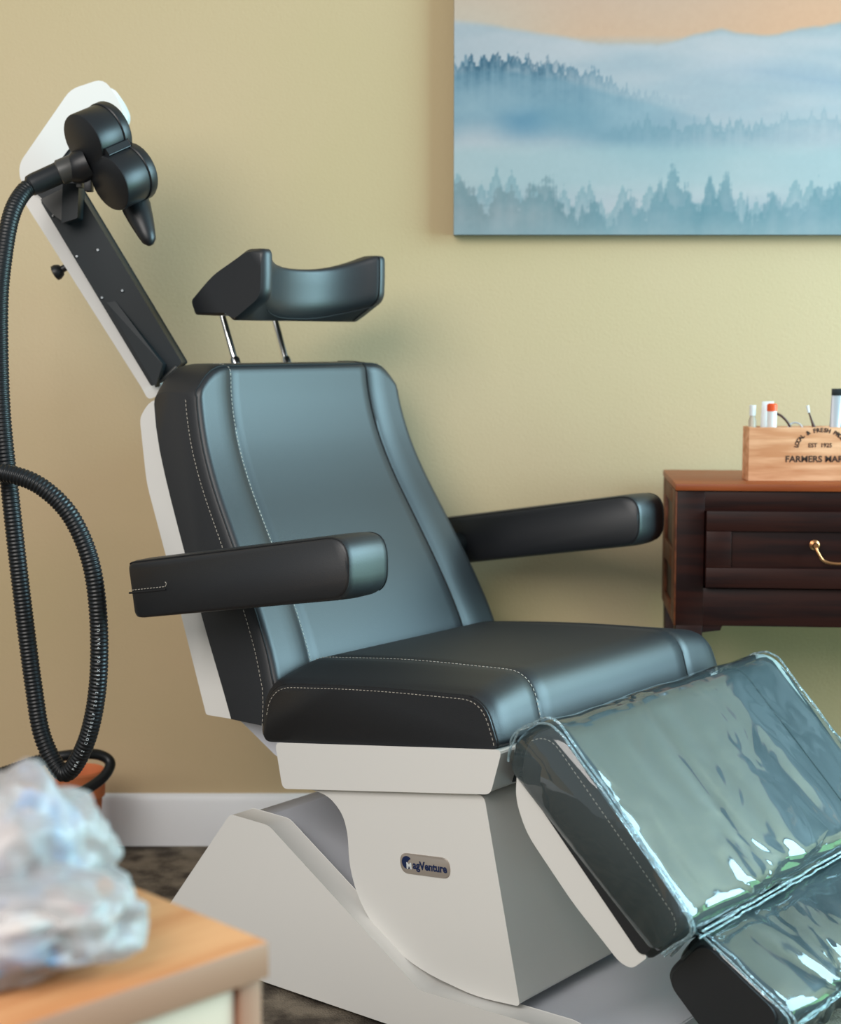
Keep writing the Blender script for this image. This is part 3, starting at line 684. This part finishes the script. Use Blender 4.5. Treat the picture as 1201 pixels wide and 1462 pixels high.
# ------------------------------------------------------------------ canvas print of a misty forest
PX0, PZ0 = at(648, 335, WALL_Y - 0.03).x, at(648, 335, WALL_Y - 0.03).z
PW, PH = 1.02, 0.68
PA = thing('canvas_print', 'canvas print of misty blue pine forest hung on the beige wall', 'painting')
box('canvas_frame', (PX0, PX0 + PW, WALL_Y - 0.0285, WALL_Y - 0.001, PZ0, PZ0 + PH), M['tubedark'], PA, 0.0)
nx, nz = 460, 300
xs = np.linspace(0, PW, nx); zs = np.linspace(0, PH, nz)
rng = np.random.default_rng(5)
K = FPX / (WALL_Y - 0.03)
U = 648 + xs * K; Vp = 335 - zs * K                       # the print's own grid, in steps of 1.3 mm
UU, VV = np.meshgrid(U, Vp)
def vnoise(X, Y, sx, sy, seed):
    r = np.random.default_rng(seed); G = r.random((64, 64)); x = (X / sx) % 63; y = (Y / sy) % 63
    xi = np.floor(x).astype(int); yi = np.floor(y).astype(int); fx = x - xi; fy = y - yi
    fx = fx * fx * (3 - 2 * fx); fy = fy * fy * (3 - 2 * fy)
    a = G[yi, xi]; b = G[yi, (xi + 1) % 64]; c = G[(yi + 1) % 64, xi]; d = G[(yi + 1) % 64, (xi + 1) % 64]
    return (a * (1 - fx) + b * fx) * (1 - fy) + (c * (1 - fx) + d * fx) * fy
def fb(X, Y, sx, sy, seed): return (vnoise(X, Y, sx, sy, seed) * 4 + vnoise(X, Y, sx / 2, sy / 2, seed + 1) * 2 + vnoise(X, Y, sx / 4, sy / 4, seed + 2)) / 7
def ss_(a, b, x): t = np.clip((x - a) / (b - a), 0, 1); return t * t * (3 - 2 * t)
def curve(pts, x): return np.interp(x, [p[0] for p in pts], [p[1] for p in pts])
col = np.zeros((nz, nx, 3)); 
def lay(mask, c):
    global col
    c = np.array(c, float); col = col * (1 - mask[..., None]) + c * mask[..., None]
# vertical ground colours
gy = [(-200, (214, 186, 172)), (0, (216, 184, 164)), (60, (222, 184, 158)), (85, (176, 190, 200)), (140, (192, 200, 208)), (200, (160, 188, 198)), (250, (176, 200, 207)), (300, (168, 194, 202)), (340, (160, 186, 196))]
for i in range(3): col[..., i] = np.interp(VV, [g_[0] for g_ in gy], [g_[1][i] for g_ in gy])
lay(ss_(900, 1180, UU) * ss_(-60, 30, VV) * (1 - ss_(60, 80, VV)) * 0.6, (236, 178, 142))
lay((1 - ss_(650, 860, UU)) * ss_(-60, 60, VV) * 0.7, (206, 200, 190))
ridge = curve([(600, 38), (700, 46), (780, 62), (860, 74), (930, 76), (985, 60), (1020, 54), (1050, 60), (1100, 62), (1150, 50), (1201, 42), (1400, 36), (1600, 60)], UU) + 6 * (fb(UU, VV * 0, 40, 40, 3) - 0.5)
mk = ss_(ridge - 5, ridge + 6, VV)
lay(mk * 0.96, (178, 190, 202)); lay(mk * (1 - ss_(ridge, ridge + 42, VV)) * ss_(900, 1020, UU) * 0.8, (140, 166, 180))
lay(mk * np.clip(fb(UU, VV, 150, 34, 11) * 1.9 - 0.55, 0, 1) * 0.75, (212, 208, 214))
lay(mk * ss_(930, 1150, UU) * np.clip(1 - np.abs(VV - 118 - 10 * np.sin(UU / 60)) / 26, 0, 1) * 0.5, (140, 168, 192))
def trees(top, spacing, hmin, hmax, seed, sl=0.34, xr=(600, 1500)):
    r = np.random.default_rng(seed); h = np.full(nx, 1e9)
    base = np.array(top(U)); x = xr[0]
    H = base + 14 * 0
    while x < xr[1]:
        hh = r.uniform(hmin, hmax); wd = hh * r.uniform(sl * 0.8, sl * 1.35)
        tp = np.interp(x, U, base) - hh
        dx = np.abs(U - x); prof = tp + dx / wd * hh + 2.5 * np.sin(dx * 1.9 + seed) * (dx > 2)
        H = np.minimum(H, np.where(dx < wd, prof, 1e9)); x += r.uniform(0.35, 1.5) * spacing
    return H[None, :]
def forest(H, c, fade, a, soft=2.5, cmask=1.0):
    d = VV - H + 18 * (fb(UU, VV, 8, 6, 91) - 0.5) + 14 * (fb(UU, VV, 40, 60, 95) - 0.5); m = ss_(-soft, soft, d) * np.exp(-np.clip(d, 0, None) / fade) * a * cmask; lay(np.clip(m, 0, 1), c)
# first ridge, dark at the left
top1 = lambda x: curve([(600, 128), (640, 110), (665, 104), (700, 100), (740, 106), (790, 112), (840, 126), (880, 138), (930, 150), (990, 166), (1040, 186), (1100, 200), (1600, 230)], x)
lay(ss_(top1(UU), top1(UU) + 12, VV) * (1 - ss_(top1(UU) + 60, top1(UU) + 115, VV)) * (1 - ss_(860, 1080, UU)) * 0.8, (128, 164, 184))
forest(trees(top1, 9, 6, 20, 21), (92, 132, 156), 24, 0.85, 2.5, 1 - ss_(780, 1000, UU))
forest(trees(lambda x: top1(x) - 2, 13, 8, 22, 22), (40, 84, 112), 12, 0.85, 2, (1 - ss_(700, 860, UU)) * ss_(648, 672, UU))
lay(np.exp(-(((UU - 745) / 34) ** 2 + ((VV - 180) / 20) ** 2)) * 0.6, (94, 142, 176))
lay(np.exp(-(((UU - 800) / 90) ** 2 + ((VV - 172) / 26) ** 2)) * 0.35, (110, 156, 178))
lay(np.clip(fb(UU, VV, 90, 40, 31) * 2 - 0.85, 0, 1) * ss_(110, 150, VV) * (1 - ss_(215, 250, VV)) * 0.5, (176, 196, 208))
# second ridge across the middle
top2 = lambda x: curve([(600, 215), (800, 205), (880, 192), (940, 186), (1000, 190), (1060, 186), (1120, 176), (1201, 180), (1600, 170)], x)
forest(trees(top2, 14, 3, 22, 41), (118, 156, 172), 20, 0.6, 4, ss_(830, 920, UU) * (1 - 0.45 * ss_(1060, 1120, UU)))
lay(ss_(200, 226, VV) * (1 - ss_(255, 300, VV)) * 0.6, (178, 202, 208))
# nearest trees along the bottom
top3 = lambda x: curve([(600, 300), (650, 286), (690, 292), (740, 300), (780, 296), (840, 312), (900, 314), (940, 300), (1000, 300), (1050, 318), (1090, 314), (1150, 300), (1201, 292), (1600, 290)], x)
forest(trees(lambda x: top3(x) - 8, 26, 14, 44, 51, 0.36), (130, 166, 178), 44, 0.7, 4)
Hn = trees(top3, 15, 3, 30, 53, 0.34)
for cx_, tp_, wd_ in ((658, 254, 26), (676, 268, 16), (712, 258, 26), (748, 282, 16), (780, 252, 40), (846, 275, 26), (897, 272, 28), (938, 252, 24), (956, 236, 30), (975, 262, 24), (1008, 252, 20), (1030, 246, 26), (1022, 290, 18), (1096, 278, 30), (1160, 268, 26), (1190, 262, 30)):
    dx = np.abs(U - cx_); hh = 340 - tp_
    pr_ = tp_ + (dx / wd_) ** 1.15 * hh * 0.8 + 3 * np.sin(dx * 1.3 + cx_); Hn = np.minimum(Hn, np.where(dx < wd_, pr_, 1e9)[None, :])
cl = 1 - ss_(700, 900, UU)
d = VV - Hn + 30 * (fb(UU, VV, 9, 7, 92) - 0.5) + 26 * (fb(UU, VV, 50, 60, 96) - 0.5); m_ = ss_(-4, 10, d) * 0.62 * (0.55 + 0.45 * np.exp(-np.clip(d, 0, None) / 40)) * (0.8 + 0.5 * fb(UU, VV, 40, 40, 61))
m_ = np.clip(m_ * (0.55 + 0.9 * fb(UU, VV, 70, 50, 97)), 0, 1); cc = np.stack([104 + 14 * cl, 146 - 6 * cl, 162 - 14 * cl], -1); col = col * (1 - m_[..., None]) + cc * m_[..., None]
lay(ss_(300, 345, VV) * 0.38, (158, 182, 190))
col = col + (fb(UU, VV, 6, 6, 71)[..., None] - 0.5) * 5
lin = np.clip(col * np.array([0.87, 0.85, 0.83]) / 255, 0, 1); lin = np.where(lin <= 0.04045, lin / 12.92, ((lin + 0.055) / 1.055) ** 2.4)
gx, gz = np.meshgrid(xs, zs)
co = np.stack([gx + PX0, np.full_like(gx, WALL_Y - 0.030), gz + PZ0], -1).reshape(-1, 3)
ii = (np.arange(nz - 1)[:, None] * nx + np.arange(nx - 1)[None, :]).reshape(-1)
fa = np.stack([ii, ii + 1, ii + nx + 1, ii + nx], -1)
me = bpy.data.meshes.new('printed_canvas')
me.vertices.add(len(co)); me.vertices.foreach_set('co', co.reshape(-1).astype(np.float32))
me.loops.add(fa.size); me.loops.foreach_set('vertex_index', fa.reshape(-1).astype(np.int32))
me.polygons.add(len(fa)); me.polygons.foreach_set('loop_start', np.arange(0, fa.size, 4, dtype=np.int32))
me.update(calc_edges=True); me.validate()
ca = me.color_attributes.new('print', 'FLOAT_COLOR', 'POINT')
ca.data.foreach_set('color', np.concatenate([lin.reshape(-1, 3), np.ones((len(co), 1))], 1).reshape(-1).astype(np.float32))
pm = bpy.data.materials.new('forest_print'); pm.use_nodes = True; b = pm.node_tree.nodes['Principled BSDF']; b.inputs['Roughness'].default_value = 0.8
b.inputs['Specular IOR Level'].default_value = 0.2
at_ = pm.node_tree.nodes.new('ShaderNodeAttribute'); at_.attribute_name = 'print'; pm.node_tree.links.new(at_.outputs['Color'], b.inputs['Base Color'])
link('printed_canvas', me, pm, PA)

# ------------------------------------------------------------------ foreground cabinet and plastic bag
TZ = 0.50
CB = thing('side_cabinet', 'low oak-topped cabinet with pale door in the left foreground', 'cabinet', (-0.12, 1.227, 0), math.radians(225))
# local x runs from the near corner to the front left, local y towards the right-front (outside is +y)
LX, LYd = 0.62, 0.46
box('cabinet_top', (0.0, LX, -LYd, 0.0, TZ - 0.030, TZ), M['oak'], CB, 0.002)
box('edge_band', (0.0005, LX - 0.0005, -0.001, 0.0012, TZ - 0.029, TZ - 0.001), M['oak_edge'], CB, 0.0005)
box('corner_post', (0.004, 0.026, -0.030, -0.004, 0.0, TZ - 0.030), M['oak_edge'], CB, 0.001)
box('corner_post', (LX - 0.03, LX - 0.004, -0.030, -0.004, 0.0, TZ - 0.030), M['oak_edge'], CB, 0.001)
box('side_panel', (0.006, 0.024, -LYd + 0.004, -0.030, 0.02, TZ - 0.030), M['oak'], CB, 0.001)
box('side_panel', (LX - 0.026, LX - 0.008, -LYd + 0.004, -0.030, 0.02, TZ - 0.030), M['oak'], CB, 0.001)
box('back_panel', (0.024, LX - 0.026, -LYd + 0.006, -LYd + 0.014, 0.02, TZ - 0.030), M['oak'], CB)
box('bottom_panel', (0.024, LX - 0.026, -LYd + 0.014, -0.028, 0.03, 0.045), M['oak'], CB)
dr = box('door', (0.028, LX - 0.032, -0.024, -0.008, 0.05, TZ - 0.034), M['panel'], CB, 0.0015)
sweep_disc('door_knob', (LX - 0.08, -0.008, 0.30), (LX - 0.08, 0.014, 0.30), [(0, 0.006), (0.5, 0.005), (0.6, 0.011), (0.9, 0.011), (1, 0.007)], M['chrome'], dr, 16)

bm_ = bpy.data.materials.new('bag_contents'); bm_.use_nodes = True; nt = bm_.node_tree; b = nt.nodes['Principled BSDF']; b.inputs['Roughness'].default_value = 0.5
tc = nt.nodes.new('ShaderNodeTexCoord'); nz_ = nt.nodes.new('ShaderNodeTexNoise'); nz_.inputs['Scale'].default_value = 17; nz_.inputs['Detail'].default_value = 2; nz_.inputs['Distortion'].default_value = 0.6
rp = nt.nodes.new('ShaderNodeValToRGB'); e = rp.color_ramp.elements
e[0].position = 0.30; e[0].color = srgb(70, 150, 200); e[1].position = 0.72; e[1].color = srgb(214, 178, 176)
for ps, c in ((0.38, srgb(160, 186, 222)), (0.46, srgb(200, 198, 204)), (0.56, srgb(206, 200, 196)), (0.64, srgb(206, 192, 186))):
    q = e.new(ps); q.color = c
nt.links.new(tc.outputs['Object'], nz_.inputs['Vector']); nt.links.new(nz_.outputs[0], rp.inputs[0]); nt.links.new(rp.outputs[0], b.inputs['Base Color'])
M['bagfilm'] = film('bag_film', (0.98, 0.98, 0.98, 1), 20, 0.2, 0.42, 0.38, (0.62, 0.58, 0.58, 1), 0.7)
def blob(name, c, r, amp, m, parent, seed, flat=None, sub=5):
    bm = bmesh.new(); bmesh.ops.create_icosphere(bm, subdivisions=sub, radius=1.0)
    for v in bm.verts:
        d = v.co.normalized(); q = d * 1.9 + Vector((seed, 0, 0))
        k = 1 + amp * (noise.noise(q) * 0.9 + (0.3 - abs(noise.noise(q * 2.0))) * 0.45)
        p = Vector((d.x * r[0] * k, d.y * r[1] * k, d.z * r[2] * k)) + Vector(c)
        if flat is not None and p.z < flat: p.z = flat + 0.0005 * (v.index % 3)
        v.co = p
    me = bpy.data.meshes.new(name); bm.to_mesh(me); bm.free(); me.shade_smooth(); return link(name, me, m, parent)
BG = thing('plastic_bag', 'crumpled clear plastic bag of blue and white items on the oak cabinet', 'bag')
b1 = at(14, 1232, 1.22); b2 = at(75, 1312, 1.17)
blob('bag_contents', (b1.x, 1.225, b1.z - 0.005), (0.060, 0.060, 0.060), 0.25, bm_, BG, 2.0, TZ + 0.003)
blob('bag_contents', (b2.x - 0.030, 1.17, TZ + 0.034), (0.074, 0.065, 0.034), 0.25, bm_, BG, 6.0, TZ + 0.003)
blob('bag_film', (b1.x, 1.225, b1.z - 0.004), (0.072, 0.072, 0.074), 0.34, M['bagfilm'], BG, 11.0, TZ + 0.002)
blob('bag_film', (b2.x - 0.024, 1.175, TZ + 0.038), (0.086, 0.075, 0.042), 0.34, M['bagfilm'], BG, 15.0, TZ + 0.002)
